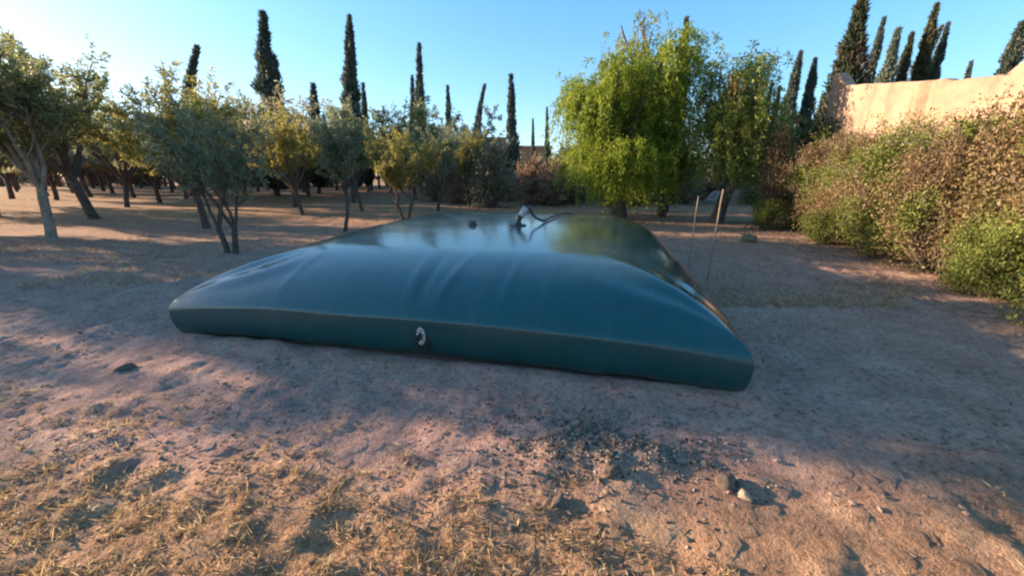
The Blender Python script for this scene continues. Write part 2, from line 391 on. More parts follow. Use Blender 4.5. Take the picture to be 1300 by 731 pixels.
U = (A + 1) * TW / 2; Vv = (B + 1) * TL / 2
def shape_uv(U, Vv):
    """rounds the corners and draws the long sides in a little, as a full bag does"""
    A = U / TW * 2 - 1; B = Vv / TL * 2 - 1
    pull = .02
    U2 = U - np.sign(A) * pull * np.abs(A) ** 6 * (1 - B ** 2)
    V2 = Vv - np.sign(B) * pull * np.abs(B) ** 6 * (1 - A ** 2)
    k = np.abs(A) ** 10 * np.abs(B) ** 10
    return U2 - np.sign(A) * .02 * k, V2 - np.sign(B) * .02 * k
U2, V2 = shape_uv(U, Vv)
top = np.stack([U2, V2, tank_top(U, Vv) + tank_folds(U, Vv)], -1)
idx = np.arange(na * nb).reshape(nb, na)
Ft = np.stack([idx[:-1, :-1], idx[:-1, 1:], idx[1:, 1:], idx[1:, :-1]], -1).reshape(-1, 4)
Vl = [top.reshape(-1, 3)]; Fl = [Ft]; n0 = na * nb
rim = np.concatenate([idx[0, :], idx[1:, -1], idx[-1, -2::-1], idx[-2:0:-1, 0]])
rp = top.reshape(-1, 3)[rim]; cen = np.array([TW / 2, TL / 2])
prev = rim
for s in np.linspace(0, 1, 12)[1:]:
    ph = s * math.pi / 2
    cness = (np.abs(rp[:, 0] / TW * 2 - 1) * np.abs(rp[:, 1] / TL * 2 - 1)) ** 6
    inset = (.22 - .13 * cness) * (1 - math.cos(ph)) ** 1.25; zz = rp[:, 2] * (1 - math.sin(ph)) - .012 * s
    wob = 1 + .30 * fbm(rp[:, 0] + rp[:, 1] * 1.7, rp[:, 1] - rp[:, 0], 2.1, 3, 301)
    off = (cen[None] - rp[:, :2]) / cen[None] * (inset * wob)[:, None]
    ring = np.concatenate([rp[:, :2] + off, zz[:, None]], 1)
    cur = n0 + np.arange(len(rim)); n0 += len(rim)
    Vl.append(ring); Fl.append(np.stack([prev, np.roll(prev, -1), np.roll(cur, -1), cur], -1)[:, ::-1]); prev = cur
# bottom: close each side to the centre line with triangles written as thin quads to a centre vertex
c_i = n0; Vl.append(np.array([[TW / 2, TL / 2, -.012]])); n0 += 1
V = np.concatenate(Vl); F4 = np.concatenate(Fl)
me = bpy.data.meshes.new('bladder')
tri = [(int(p), c_i, int(q)) for p, q in zip(prev, np.roll(prev, -1))]
me.from_pydata(V.tolist(), [], F4.tolist() + tri); me.update()
bm = bmesh.new(); bm.from_mesh(me); bmesh.ops.recalc_face_normals(bm, faces=bm.faces); bm.to_mesh(me); bm.free()
me.polygons.foreach_set('use_smooth', [True] * len(me.polygons))
m, nt, b = mat('tank_fabric', .2)
oc = coords(nt)
k1 = noise(nt, 1.3, 5, .65, oc, .5); k2 = noise(nt, 9, 4, .7, oc)
sp = nt.nodes.new('ShaderNodeSeparateXYZ'); nt.links.new(oc, sp.inputs[0])
colr = ramp(nt, k1, [(.3, (.0002, .046, .052)), (.7, (.0004, .060, .066))])
# welded seams running from front to back, every 1.1 m
sx = math_n(nt, 'PINGPONG', math_n(nt, 'ADD', sp.outputs['X'], .02), .55)
seam = ramp(nt, sx, [(.022, (1, 1, 1)), (.034, (0, 0, 0))])
colr = mix(nt, math_n(nt, 'MULTIPLY', seam, .7), colr, (.003, .055, .062))
# dust blotches, run marks; the tan also paints glare and reflection on the top
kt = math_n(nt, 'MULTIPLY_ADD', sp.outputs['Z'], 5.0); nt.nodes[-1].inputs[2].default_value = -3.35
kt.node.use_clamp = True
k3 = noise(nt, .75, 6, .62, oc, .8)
dust_glare = math_n(nt, 'MULTIPLY', kt, ramp(nt, k3, [(.36, (.10, .10, .10)), (.66, (.50, .50, .50))]))
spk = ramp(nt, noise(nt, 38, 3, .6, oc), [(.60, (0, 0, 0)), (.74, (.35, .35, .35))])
dust_glare = math_n(nt, 'ADD', dust_glare, math_n(nt, 'MULTIPLY', math_n(nt, 'MULTIPLY', spk, .3), kt), True)
mp = nt.nodes.new('ShaderNodeMapping'); mp.inputs['Scale'].default_value = (7, .5, .8); nt.links.new(oc, mp.inputs[0])
run = ramp(nt, noise(nt, 1.0, 5, .7, mp.outputs[0]), [(.50, (0, 0, 0)), (.75, (.07, .07, .07))])   # old run marks
foot = ramp(nt, math_n(nt, 'ADD', sp.outputs['Z'], math_n(nt, 'MULTIPLY', k2, .16)), [(.08, (.16, .16, .16)), (.18, (0, 0, 0))])   # splashed soil at the foot
dust_glare = math_n(nt, 'ADD', dust_glare, math_n(nt, 'ADD', math_n(nt, 'MULTIPLY', run, k1), foot), True)
colr = mix(nt, dust_glare, colr, (.40, .29, .19))
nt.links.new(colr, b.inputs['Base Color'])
rr_ = ramp(nt, k2, [(.3, (.10, .10, .10)), (.75, (.17, .17, .17))])
zl = ramp(nt, sp.outputs['Z'], [(.30, (1, 1, 1)), (.46, (0, 0, 0))])     # scuffed and dusty along the foot
nt.links.new(math_n(nt, 'ADD', math_n(nt, 'ADD', rr_, math_n(nt, 'MULTIPLY', dust_glare, .35)), math_n(nt, 'MULTIPLY', zl, .28)), b.inputs['Roughness'])
nt.links.new(math_n(nt, 'MULTIPLY', math_n(nt, 'SUBTRACT', 1.0, zl), .5), b.inputs['Coat Weight'])
b.inputs['IOR'].default_value = 1.5; b.inputs['Specular IOR Level'].default_value = .6
b.inputs['Coat Roughness'].default_value = .12; b.inputs['Coat IOR'].default_value = 1.5
bump(nt, b, math_n(nt, 'ADD', noise(nt, 3.5, 3, .6, oc), math_n(nt, 'MULTIPLY', seam, .06)), .12, .03)
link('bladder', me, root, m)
def top_at(u, v):
    return float(tank_top(np.array(u), np.array(v)))
black = plain('black_rubber', (.012, .013, .014), .55, .3, 20)
grey_pl = plain('pale_grey_fitting', (.46, .43, .40), .45, .2, 25)
dark_pl = plain('dark_fitting', (.025, .028, .03), .4, .3, 25)
blue_pl = plain('blue_grey_hose', (.045, .07, .10), .4, .3, 6)
def lathe(name, prof, m, parent, loc, axis_dir, k=28):
    """surface of revolution: prof (radius, along)"""
    z = Vector(axis_dir).normalized(); q = Vector((0, 0, 1)).rotation_difference(z)
    Vs = []; Fs = []
    for r_, h_ in prof:
        for j in range(k):
            an = 2 * math.pi * j / k
            p = q @ Vector((r_ * math.cos(an), r_ * math.sin(an), h_)); Vs.append(p)
    for i in range(len(prof) - 1):
        for j in range(k):
            j2 = (j + 1) % k; Fs.append((i * k + j, i * k + j2, (i + 1) * k + j2, (i + 1) * k + j))
    me = bpy.data.meshes.new(name); me.from_pydata(Vs, [], Fs); me.update()
    for p in me.polygons: p.use_smooth = True
    o = link(name, me, parent, m); o.location = loc
    md = o.modifiers.new('edge', 'EDGE_SPLIT'); md.split_angle = R(40)
    return o
# drain valve low on the front face
vz = .235; vv = -.0
fa = (0, -1, .05)
patch = lathe('reinforcement_patch', [(0, .02), (.17, .02), (.185, .012), (.19, -.02), (.19, -.05)], black, root, (VALVE_U, .045, vz), fa)
patch.scale = (.46, .8, .68)
valve = lathe('drain_valve', [(0, .025), (.05, .025), (.05, .05), (.098, .05), (.102, .046), (.102, .028), (.098, .024), (.0, .024)], grey_pl, root, (VALVE_U, .04, vz + .02), fa)
valve.scale = (.40, .5, .80)
o = lathe('valve_spigot', [(.0, .05), (.034, .05), (.034, .14), (.045, .14), (.045, .165), (.026, .165), (.026, .10), (0, .10)], dark_pl, valve, (0, 0, -.008), fa)
for j in range(8):
    an = j * math.pi / 4 + .2
    lathe('bolt', [(0, .062), (.009, .062), (.011, .058), (.011, .05)], dark_pl, valve, (math.cos(an) * .078, 0, math.sin(an) * .078), fa, 6)
# filler standpipe near the far end with elbow and overflow hose
def to_uv(px, d):
    x, y = spot(px, d); return tank_local(x, y)
pu, pv = 3.05, 5.0
PX = (658 - 650)
# stand pipe column: solve for the place on the top that shows at photo (658, 286)
dd = 6.2
for _ in range(40):
    zt = top_at(*[float(np.clip(q, .3, lim)) for q, lim in zip(tank_local((658 - 650) * dd / 480, dd), (TW - .3, TL - .3))])
    v = 286 - 365; dd_new = (CAM_H - zt) * (FPX * _c - v * _s) / (FPX * _s + v * _c); dd = .5 * dd + .5 * min(max(dd_new, 4), 9.3)
pu, pv = tank_local(8 * dd / 482, dd); pz = top_at(pu, pv)
fl = lathe('filler_flange', [(0, -.02), (.12, -.02), (.12, .014), (.11, .02), (.05, .024), (.05, .04), (0, .04)], dark_pl, root, (pu, pv, pz), (0, 0, 1))
T = Tubes(); T.add([(0, 0, .03), (0, 0, .09), (.015, 0, .125), (.05, 0, .16)], [.045, .045, .044, .043], 8)
link('standpipe', T.mesh('standpipe'), root, dark_pl).location = (pu, pv, pz)
T = Tubes(); T.add([(.045, 0, .15), (.07, 0, .19), (.09, 0, .23), (.115, 0, .27)], [.05, .05, .047, .042], 8)
link('elbow', T.mesh('elbow'), root, plain('pale_elbow', (.36, .36, .34), .4, .2, 20)).location = (pu, pv, pz)
cap_u, cap_v = tank_local((600 - 650) * (dd + .05) / 482, dd + .05)
lathe('vent_cap', [(0, .07), (.04, .07), (.05, .06), (.055, .03), (.055, .015), (.08, .012), (.08, -.02)], dark_pl, root, (cap_u, cap_v, top_at(cap_u, cap_v)), (0, 0, 1))
# overflow hose from the elbow down over the far end
T = Tubes()
pts = [(pu + .115, pv, pz + .268), (pu + .15, pv + .08, pz + .26), (pu + .20, pv + .20, pz + .13)]
for q in np.linspace(0, 1, 7):
    hu = pu + .32 + .30 * q; hv = pv + .40 + (TL - .35 - pv - .40) * q; pts.append((hu, hv, top_at(hu, hv) + .035))
pts += [(pu + .68, TL + .10, .35), (pu + .75, TL + .3, .05)]
def smooth_path(p, n=8):
    p = np.array(p, float); out = []
    for i in range(len(p) - 1):
        p0, p1, p2, p3 = p[max(i - 1, 0)], p[i], p[i + 1], p[min(i + 2, len(p) - 1)]
        for t in np.linspace(0, 1, n, endpoint=False):
            out.append(.5 * (2 * p1 + (p2 - p0) * t + (2 * p0 - 5 * p1 + 4 * p2 - p3) * t * t + (3 * p1 - p0 - 3 * p2 + p3) * t ** 3))
    out.append(p[-1]); return np.array(out)
T.add(smooth_path(pts), .02, 8)
link('overflow_hose', T.mesh('overflow_hose'), root, blue_pl)

# ------------------------------------------------------------------ stakes beside the tank
def stake(px, d, topy, r, label, lean):
    x, y = spot(px, d); h = height(topy, d)
    T = Tubes(); n = 9
    rg = np.random.default_rng(int(px)); zz = np.linspace(-.1, h, n)
    T.add(np.stack([np.linspace(0, lean, n) + rg.normal(size=n) * .002, rg.normal(size=n) * .002, zz], -1), np.linspace(r, r * .75, n), 8)
    o = link('wooden_stake', T.mesh('wooden_stake'), None, plain('stake_wood', (.24, .17, .12), .85, .35, 12)); o.location = (x, y, float(ground_z(x, y)))
    tag(o, label, 'stake')
stake(898, 5.8, 238, .015, 'taller and thicker weathered wooden stake in the soil beside the tank', .03)
stake(874, 6.6, 250, .011, 'thinner wooden stake standing close behind the thick stake beside the tank', .0)

# ------------------------------------------------------------------ trees: generators
def unit(v): return v / (np.linalg.norm(v) + 1e-9)
def branch_path(p, d, ln, n, rg, wob, lift):
    pts = [np.array(p, float)]; d = unit(np.array(d, float))
    for i in range(n):
        d = unit(d + rg.normal(size=3) * wob + np.array([0, 0, lift])); pts.append(pts[-1] + d * ln / n)
    return np.array(pts), d
def olive(seed, h=4.5, spread=1.0, trunk_h=1.0, stems=1, n_limb=5, n_twig=7, leaves=52, leaf=.085, up=.12, shoots=12, lean=0., stem_r=.10, droop=0.):
    """trunk (with limbs) and leaf mesh of an olive tree h high"""
    rg = np.random.default_rng(seed); T = Tubes(); LP = []; LD = []
    tw = []
    for s in range(stems):
        ang = rg.random() * 6.28 if stems == 1 else s * 6.28 / stems + .2
        off = .05 if stems > 1 else 0
        d0 = np.array([math.cos(ang) * (.32 if stems > 1 else .1) + lean, math.sin(ang) * (.25 if stems > 1 else .1), 1])
        p, d = branch_path((math.cos(ang) * off, math.sin(ang) * off, -.15), d0, trunk_h + .15, 6, rg, .06, .02)
        r0 = stem_r if stems == 1 else stem_r * .75
        T.add(p, np.array([1.45, 1.1, 1.0, .95, .9, .92, .8]) * r0, 8)
        a0 = rg.random() * 6.28; nl = n_limb if stems == 1 else max(3, n_limb - 1)
        for i in range(nl):
            an = a0 + i * 6.28 / nl + rg.normal() * .3
            out = spread * rg.uniform(.55, 1.15)
            q, dl = branch_path(p[-1] - d * rg.random() * .12, (math.cos(an) * out, math.sin(an) * out, rg.uniform(.7, 1.5)), (h - trunk_h) * rg.uniform(.42, .6), 6, rg, .12, up * .6)
            T.add(q, np.linspace(.55, .22, 7) * r0, 6)
            for j in range(4):
                k = rg.integers(2, 7); an2 = an + rg.normal() * 1.0
                q2, d2 = branch_path(q[k], unit(dl) * .5 + np.array([math.cos(an2) * spread * .8, math.sin(an2) * spread * .8, rg.uniform(.0, .8)]), (h - trunk_h) * rg.uniform(.22, .38), 5, rg, .16, up)
                T.add(q2, np.linspace(.20, .07, 6) * r0, 4)
                for t in range(n_twig):
                    k2 = rg.integers(1, 6); an3 = rg.random() * 6.28
                    q3, d3 = branch_path(q2[k2], d2 * .4 + np.array([math.cos(an3), math.sin(an3), rg.uniform(-.5 - droop, .7)]) * .8, (h - trunk_h) * rg.uniform(.10, .22), 5, rg, .15, up - droop * .25)
                    tw.append(q3)
            for t in range(max(1, shoots // nl)):
                k2 = rg.integers(3, 7)
                q3, d3 = branch_path(q[k2], np.array([rg.normal() * .25, rg.normal() * .25, 1]), (h - trunk_h) * rg.uniform(.22, .46), 6, rg, .07, .12)
                T.add(q3, np.linspace(.10, .04, 7) * r0, 4); tw.append(q3)
    for q3 in tw:
        ln = np.linalg.norm(q3[-1] - q3[0]); n = int(leaves * rg.uniform(.6, 1.3))
        f = rg.random(n) ** .8 * (len(q3) - 1.001); i = f.astype(int); fr = (f - i)[:, None]
        P = q3[i] * (1 - fr) + q3[i + 1] * fr + rg.normal(size=(n, 3)) * .035
        D = (q3[i + 1] - q3[i]) / (ln / 5 + 1e-6) * .6 + rg.normal(size=(n, 3)) * .75 - np.array([0, 0, droop * .8])
        LP.append(P); LD.append(D)
    P = np.concatenate(LP); D = np.concatenate(LD)
    k = h / max(P[:, 2].max(), .1)
    ok = P[:, 2] > .25; P, D = P[ok], D[ok]
    T.V = [v * np.array([1, 1, k]) for v in T.V]; P = P * np.array([1, 1, k])
    n = len(P)
    return T.mesh('trunk'), cards('crown', P, D, leaf * rg.uniform(.7, 1.35, n), leaf * .30 * rg.uniform(.8, 1.3, n), rg)
def pepper(seed, h=5.6, rx=2.9, ry=2.6, strands=620, leaves=42, trunk_h=1.5, side=0., low=.8):
    """weeping tree: dome of lumps with hanging strands"""
    rg = np.random.default_rng(seed); T = Tubes(); LP = []; LD = []
    p, d = branch_path((0, 0, -.15), (.1, 0, 1), trunk_h + .15, 6, rg, .08, 0)
    T.add(p, np.array([1.5, 1.15, 1, .95, .9, .95, .85]) * .20, 8)
    nl = 15; ends = []
    for i in range(nl):
        an = i * 2.399 + rg.normal() * .2; lev = rg.uniform(-.1, 1)
        rad = math.sqrt(max(.05, 1 - (lev * .88) ** 2)) * rg.uniform(.45, .95)
        e = np.array([math.cos(an) * rad * rx + side * (1 - lev), math.sin(an) * rad * ry, trunk_h + .5 + lev * (h - trunk_h - .6)])
        m_ = p[-1] * .45 + e * .55 + np.array([0, 0, .35]) + rg.normal(size=3) * .15
        q = smooth_path([p[-1] - d * .1, p[-1] * .75 + m_ * .25 + rg.normal(size=3) * .08, m_, e], 4)
        T.add(q, np.linspace(.10, .025, len(q)), 6); ends.append(q)
        for j in range(3):
            k = rg.integers(5, len(q)); an2 = rg.random() * 6.28
            e2 = q[k] + np.array([math.cos(an2) * rx * .34, math.sin(an2) * rx * .34, rg.uniform(-.1, .7)])
            q2 = smooth_path([q[k], (q[k] + e2) / 2 + np.array([0, 0, .2]), e2], 4); T.add(q2, np.linspace(.035, .012, len(q2)), 4); ends.append(q2)
    for s in range(strands):
        q = ends[rg.integers(len(ends))]; st_ = q[rg.integers(len(q) // 3, len(q))] + rg.normal(size=3) * .28
        out = st_ - np.array([side * .5, 0, st_[2]]); out[2] = 0; out = unit(out + rg.normal(size=3) * .4)
        room = max(.25, st_[2] - low * rg.uniform(.7, 1.5)); ln = min(rg.uniform(.3, 1.35) * (.55 + .45 * min(1, rx / 2.5)), room)
        rise = rg.uniform(.05, .5)
        t = np.linspace(0, 1, 8)[:, None]
        q3 = st_ + out * (t ** .7) * ln * .45 + np.array([0, 0, 1]) * (rise * t * (1 - t) * 2 - ln * .9 * t ** 2)
        n = int(leaves * (.45 + ln / 1.6) * rg.uniform(.7, 1.2))
        f = rg.random(n) * 6.999; i = f.astype(int); fr = (f - i)[:, None]
        LP.append(q3[i] * (1 - fr) + q3[i + 1] * fr + rg.normal(size=(n, 3)) * .05)
        LD.append((q3[i + 1] - q3[i]) * 2.0 + rg.normal(size=(n, 3)) * .55 + np.array([0, 0, -.45]))
    P = np.concatenate(LP); D = np.concatenate(LD); n = len(P)
    return T.mesh('trunk'), cards('crown', P, D, .12 * rg.uniform(.6, 1.4, n), .032 * rg.uniform(.7, 1.4, n), rg)
def cypress(seed, h=10, r=.9, n=9000, leaf=.26, ragged=.25, bend=0., base=.6, gap=0.):
    rg = np.random.default_rng(seed); T = Tubes()
    t = np.linspace(0, 1, 14); bx = bend * t ** 2.5 * h * .1
    T.add(np.stack([bx, 0 * t, -.2 + t * (h * .97 + .2)], -1), np.linspace(.16, .02, 14) * h / 10, 6)
    f = rg.random(n) ** 1.15; an = rg.random(n) * 6.283
    ph = rg.random(6) * 6.28
    prof = np.minimum(1, f / .12 + .35) * (1 - f ** 1.25) ** .95
    lum = 1 + ragged * 1.9 * (vnoise(f * h * 1.7, np.cos(an) * 1.6 + 7, seed) + .6 * vnoise(f * h * 3.6, np.sin(an) * 2.2 + 3, seed + 1) + .5 * vnoise(f * h * .8, np.sin(an) + 20, seed + 2))
    rad = r * prof * lum * np.sqrt(rg.random(n)) ** .7 * rg.uniform(.75, 1.12, n)
    ok = np.ones(n, bool)
    if gap: ok = vnoise(f * h * 2.1, np.cos(an) * 1.8 + np.sin(an) * .7 + 11, seed + 5) > -.42 + gap * .35
    z = base + f * (h - base)
    P = np.stack([rad * np.cos(an) + bend * f ** 2.5 * h * .1, rad * np.sin(an), z], -1)[ok]
    D = np.stack([np.cos(an) * .45, np.sin(an) * .45, 1.0 + 0 * an], -1)[ok] + rg.normal(size=(ok.sum(), 3)) * .28
    m_ = len(P)
    return T.mesh('trunk'), cards('crown', P, D, leaf * rg.uniform(.6, 1.4, m_), leaf * .3 * rg.uniform(.7, 1.3, m_), rg)
def shrub(seed, rx, ry, h, n=9000, leaf=.07, lobes=9, base=.0, twigs=60, fluff=.2, strag=14, ls=(.34, .55), shell=.45):
    rg = np.random.default_rng(seed); T = Tubes(); LP = []; LD = []
    C = []; 
    for i in range(lobes):
        an = i * 2.399 + rg.normal() * .3; lev = (i + .5) / lobes
        rr = math.sqrt(max(.08, 1 - (2 * lev - .9) ** 2 * .8)) * (rg.uniform(.3, .72) if ls[0] > .3 else rg.uniform(.45, .9))
        C.append((math.cos(an) * rx * rr, math.sin(an) * ry * rr, base + (.14 + .72 * lev) * (h - base), rg.uniform(*ls)))
    for cx, cy, cz, s in C:
        m_ = int(n / lobes)
        v = rg.normal(size=(m_, 3)); v /= np.linalg.norm(v, axis=1, keepdims=True)
        bumpy = 1 + .22 * np.sin(v[:, 0] * 5 + cx * 9) * np.sin(v[:, 1] * 6 + cy * 7) + .15 * np.sin(v[:, 2] * 9 + cz * 5)
        rad = (rg.random(m_) ** shell) * bumpy + rg.normal(size=m_) * fluff * .3
        P = np.array([cx, cy, cz]) + v * rad[:, None] * np.array([rx * s * 1.15, ry * s * 1.15, (h - base) * s * .62])
        LP.append(P); LD.append(v * .8 + rg.normal(size=(m_, 3)) * .8 + np.array([0, 0, .15]))
        for j in range(max(1, twigs // lobes)):
            v1 = rg.normal(size=3); v1 /= np.linalg.norm(v1); e = np.array([cx, cy, cz]) + v1 * np.array([rx * s, ry * s, (h - base) * s * .55]) * rg.uniform(.8, 1.25)
            s0 = np.array([rg.normal() * rx * .12, rg.normal() * ry * .12, -.05])
            q = smooth_path([s0, s0 * .5 + np.array([cx, cy, cz]) * .5 + rg.normal(size=3) * .08, np.array([cx, cy, cz]) * .4 + e * .6, e], 3)
            T.add(q, np.linspace(.018, .004, len(q)), 4)
    for j in range(strag):
        cx, cy, cz, s = C[rg.integers(len(C) // 2, len(C))]
        s0 = np.array([cx, cy, cz]); q, _ = branch_path(s0, (rg.normal() * .6, rg.normal() * .6, 1.0), h * rg.uniform(.22, .38), 6, rg, .16, -.02)
        T.add(q, np.linspace(.008, .003, 7), 4); m_ = 45
        i = rg.integers(1, 6, m_); fr = rg.random((m_, 1))
        LP.append(q[i] * (1 - fr) + q[i + 1] * fr + rg.normal(size=(m_, 3)) * .035); LD.append(rg.normal(size=(m_, 3)) + np.array([0, 0, .3]))
    P = np.concatenate(LP); D = np.concatenate(LD); ok = P[:, 2] > .02; P, D = P[ok], D[ok]; n = len(P)
    return T.mesh('branches'), cards('foliage', P, D, leaf * rg.uniform(.6, 1.4, n), leaf * .5 * rg.uniform(.7, 1.3, n), rg)
def plant_tree(name, meshes, mats, x, y, label, cat='tree', group=None, rz=0., sc=1.0, parts=('trunk', 'crown'), lean=(0, 0)):
    r_ = empty(name, (x, y, float(ground_z(x, y))), label, cat, group, rz, sc)
    if lean != (0, 0): r_.rotation_mode = 'ZYX'; r_.rotation_euler = (lean[0], lean[1], rz)
    for nm, me, mt in zip(parts, meshes, mats):
        o = link(nm, me, r_)
        if not me.materials: me.materials.append(mt)
        o.material_slots[0].link = 'OBJECT'; o.material_slots[0].material = mt
    return r_

# ------------------------------------------------------------------ olive trees
OL = {
    'full': olive(11, 4.8, 1.0, .95, 1, 7, 9, 62, .11, .10, 12, 0, .10, .15),
    'wispy': olive(12, 4.8, .85, 1.2, 1, 6, 8, 56, .11, .18, 34, 0, .10, .1),
    'broad': olive(13, 4.6, 1.1, .95, 1, 7, 9, 62, .11, .12, 12, .1, .10, .15),
    'fork': olive(14, 3.5, .7, .55, 2, 4, 8, 62, .08, .05, 12, 0, .10, .35),
    'slim': olive(15, 3.9, .6, 1.2, 1, 5, 8, 64, .095, .18, 16, 0, .06, .15),
    'vee': olive(16, 3.6, .9, .7, 2, 4, 8, 70, .10, .12, 10, 0, .1, .15),
}
FAR = [olive(21, 4.4, .95, .8, 1, 6, 7, 42, .16, .1, 10, 0, .1, .2), olive(22, 4.2, 1.05, .75, 1, 6, 7, 42, .16, .14, 10, 0, .1, .2), olive(23, 4.6, .8, .9, 1, 6, 7, 40, .16, .18, 18, 0, .1, .1)]
def ot(kind, px, d, top_y, m, label, bark='bark', rz=0., wide=1.0, lean=(0, 0), group=None):
    x, y = spot(px, d); h = height(top_y, d)
    base = {'full': 4.8, 'wispy': 4.8, 'broad': 4.6, 'fork': 3.5, 'slim': 3.9, 'vee': 3.6}[kind]
    s = h / base
    plant_tree('olive_tree', OL[kind], (M[bark], M[m]), x, y, label, 'olive tree', group, rz, (s * wide, s * wide, s), lean=lean)
ot('wispy', 66, 9.6, 22, 'olive', 'tall wispy olive tree with the pale lit trunk, nearest on the left', 'bark_pale', 1.0, 1.0)
ot('wispy', 122, 14.4, 48, 'olive', 'olive tree with dark leaning trunk just behind the pale trunked one', 'bark', 2.6, 1.2, (0, -.10))
ot('full', 160, 20, 110, 'olive_grey', 'olive tree with straight dark trunk in the third row on the left', 'bark', .3, 1.0)
ot('fork', 294, 7.9, 98, 'olive_grey', 'grey green olive with a forked dark trunk beside the tank', 'bark', .35, .82)
ot('broad', 262, 12.2, 78, 'olive_yellow', 'big yellow lit olive tree behind the forked grey green one', 'bark', 4.2, 1.05)
ot('slim', 437, 11.3, 120, 'olive_grey', 'slim grey olive tree with thin straight trunk left behind the tank', 'bark', 1.5, 1.0)
ot('full', 385, 16.2, 128, 'olive_yellow', 'yellowish olive tree left of the slim grey one', 'bark', 3.3, .85)
ot('vee', 515, 14.4, 155, 'olive_yellow', 'low yellow green olive with V shaped trunk behind the tank', 'bark', .1, .95)
ot('full', 556, 18.0, 150, 'olive_grey', 'grey green olive right of the V shaped one', 'bark', 5.0, .9)
ot('wispy', 596, 20.5, 160, 'olive_yellow', 'yellow tipped olive tree behind the round vent cap of the tank', 'bark', 2.2, .9)
ot('slim', 460, 17.5, 130, 'olive', 'thin olive sapling behind the slim grey tree', 'bark', 3.9, 1.1)
# rest of the grove: rows running away behind
rg = np.random.default_rng(77)
taken = [spot(p, d) for p, d in ((66, 9.6), (122, 14.4), (160, 20), (294, 7.9), (262, 12.2), (437, 11.3), (385, 16.2), (515, 14.4), (556, 18), (596, 20.5), (460, 17.5))]
k = 0
for j in range(10):
    for i in range(-13, 4):
        x = i * 4.7 + (j % 2) * 2.1 + rg.normal() * .4 - 2; y = 17.4 + j * 3.9 - .268 * x + rg.normal() * .3
        if x > 9 - .0 * y or abs(x) > 1.35 * y or min(math.hypot(x - a, y - b) for a, b in taken) < 2.6: continue
        if x > 2 and y < 24: continue
        if -.11 < x / y < .16 and y > 21: continue
        mt = ('olive', 'olive_grey', 'olive_yellow', 'olive', 'dry_grey')[rg.integers(5)]
        if j < 4 and rg.random() < .10: continue
        s = rg.uniform(1.1, 1.5)
        plant_tree('olive_tree', FAR[k % 3], (M['bark'], M[mt]), x, y, 'olive tree standing in the distant rows of the grove', 'olive tree', 'olive trees in the distant rows', rg.random() * 6.28, (s * 1.05, s * 1.05, s)); k += 1
# the row carries on beyond the left edge and throws its shade over the tank
for x, y, kind, s in ((-11.4, 6.70, 'full', 1.1), (-16.2, 7.85, 'broad', 1.12), (-21.0, 9.3, 'full', 1.15), (-16.4, 10.8, 'full', 1.15), (-21, 12.0, 'broad', 1.05), (-20.5, 15.2, 'full', 1.0), (-25.2, 16.6, 'broad', 1.05), (-24.5, 17.9, 'full', .9), (-29, 21.3, 'broad', 1.05), (-30, 18.2, 'full', 1.1)):
    plant_tree('olive_tree', OL[kind], (M['bark'], M['olive']), x, y, 'full crowned olive tree of the row beyond the left edge', 'olive tree', 'olive trees of the left row', x * 3.1, s)

# ------------------------------------------------------------------ pepper trees
def pt(me, px, d, m, label, rz=0, sc=1.0):
    x, y = spot(px, d)
    plant_tree('pepper_tree', me, (M['bark'], M[m]), x, y, label, 'pepper tree', None, rz, sc)
pt(pepper(31, height(62, 14.5), 2.5, 2.4, 1900, 60, 1.3, -.3, .5), 788, 14.5, 'pepper', 'big bright yellow green weeping pepper tree behind the tank')
pt(pepper(32, height(22, 16.5), 1.15, 1.2, 520, 50, 3.2, 0, 3.2), 782, 16.6, 'pepper_old', 'taller thin pepper tree rising behind the bright green one')
pt(pepper(33, height(92, 14.0), 1.15, 1.2, 950, 54, 1.6, 0, .8), 908, 13.2, 'pepper_old', 'narrow pepper tree with tan seed heads right of the bright green one')
pt(pepper(34, height(150, 15.5), 1.05, 1.1, 600, 50, 1.3, 0, .7), 838, 15.8, 'pepper', 'small shaded pepper tree filling the gap between the two larger ones')

# ------------------------------------------------------------------ cypresses
CY = [cypress(41, 10, .75, 8000, .30, .38, .1, .6, .25), cypress(42, 10, .62, 7000, .28, .42, .1, .6, .25), cypress(43, 10, .85, 7500, .34, .70, .3, .6, .7), cypress(44, 10, .7, 6000, .3, .4, 1.2, .6, .3), cypress(45, 10, .8, 17000, .20, .42, .12, .5, .25), cypress(46, 10, .95, 16000, .22, .5, .1, .4, .45), cypress(47, 10, .7, 14000, .19, .4, 1.1, .5, .3)]
def cy(v, px, topy, wpx, d, label, m='cypress', lean=0., group=None):
    h = height(topy, d); x = (px - 650) / FPX * (d * _c - (h - CAM_H) * _s); y = d
    if px < 700: lean += (650 - px) / FPX * .2857 * .6      # these grow leaning a little
    x -= h * lean
    r0 = (.75, .62, .95, .7, .8, .95, .7)[v]
    w_ = wpx / 480 * d / 2 * 1.2
    plant_tree('cypress_tree', CY[v], (M['bark'], M[m]), x, y, label, 'cypress', group, px * .7 if v not in (3, 6) else 0, (w_ / r0, w_ / r0, h / 10), lean=(0, lean))
cy(5, 337, 18, 40, 30, 'tall ragged dark cypress, the leftmost of the tall pair behind the grove')
cy(4, 441, 22, 27, 31, 'tall neat dark cypress behind the slim grey olive')
cy(1, 531, 58, 15, 40, 'needle thin cypress, taller of the close pair behind the grove')
cy(1, 523, 98, 11, 41, 'shorter cypress of the close pair behind the grove')
cy(0, 569, 110, 11, 43, 'small cypress right of the close thin pair')
cy(3, 602, 108, 12, 45, 'thin cypress with its tip bent over to the left')
cy(0, 650, 97, 16, 40, 'lone spire shaped cypress right of the bent tipped one')
cy(1, 695, 138, 7, 48, 'small thin cypress beside the left edge of the bright pepper tree')
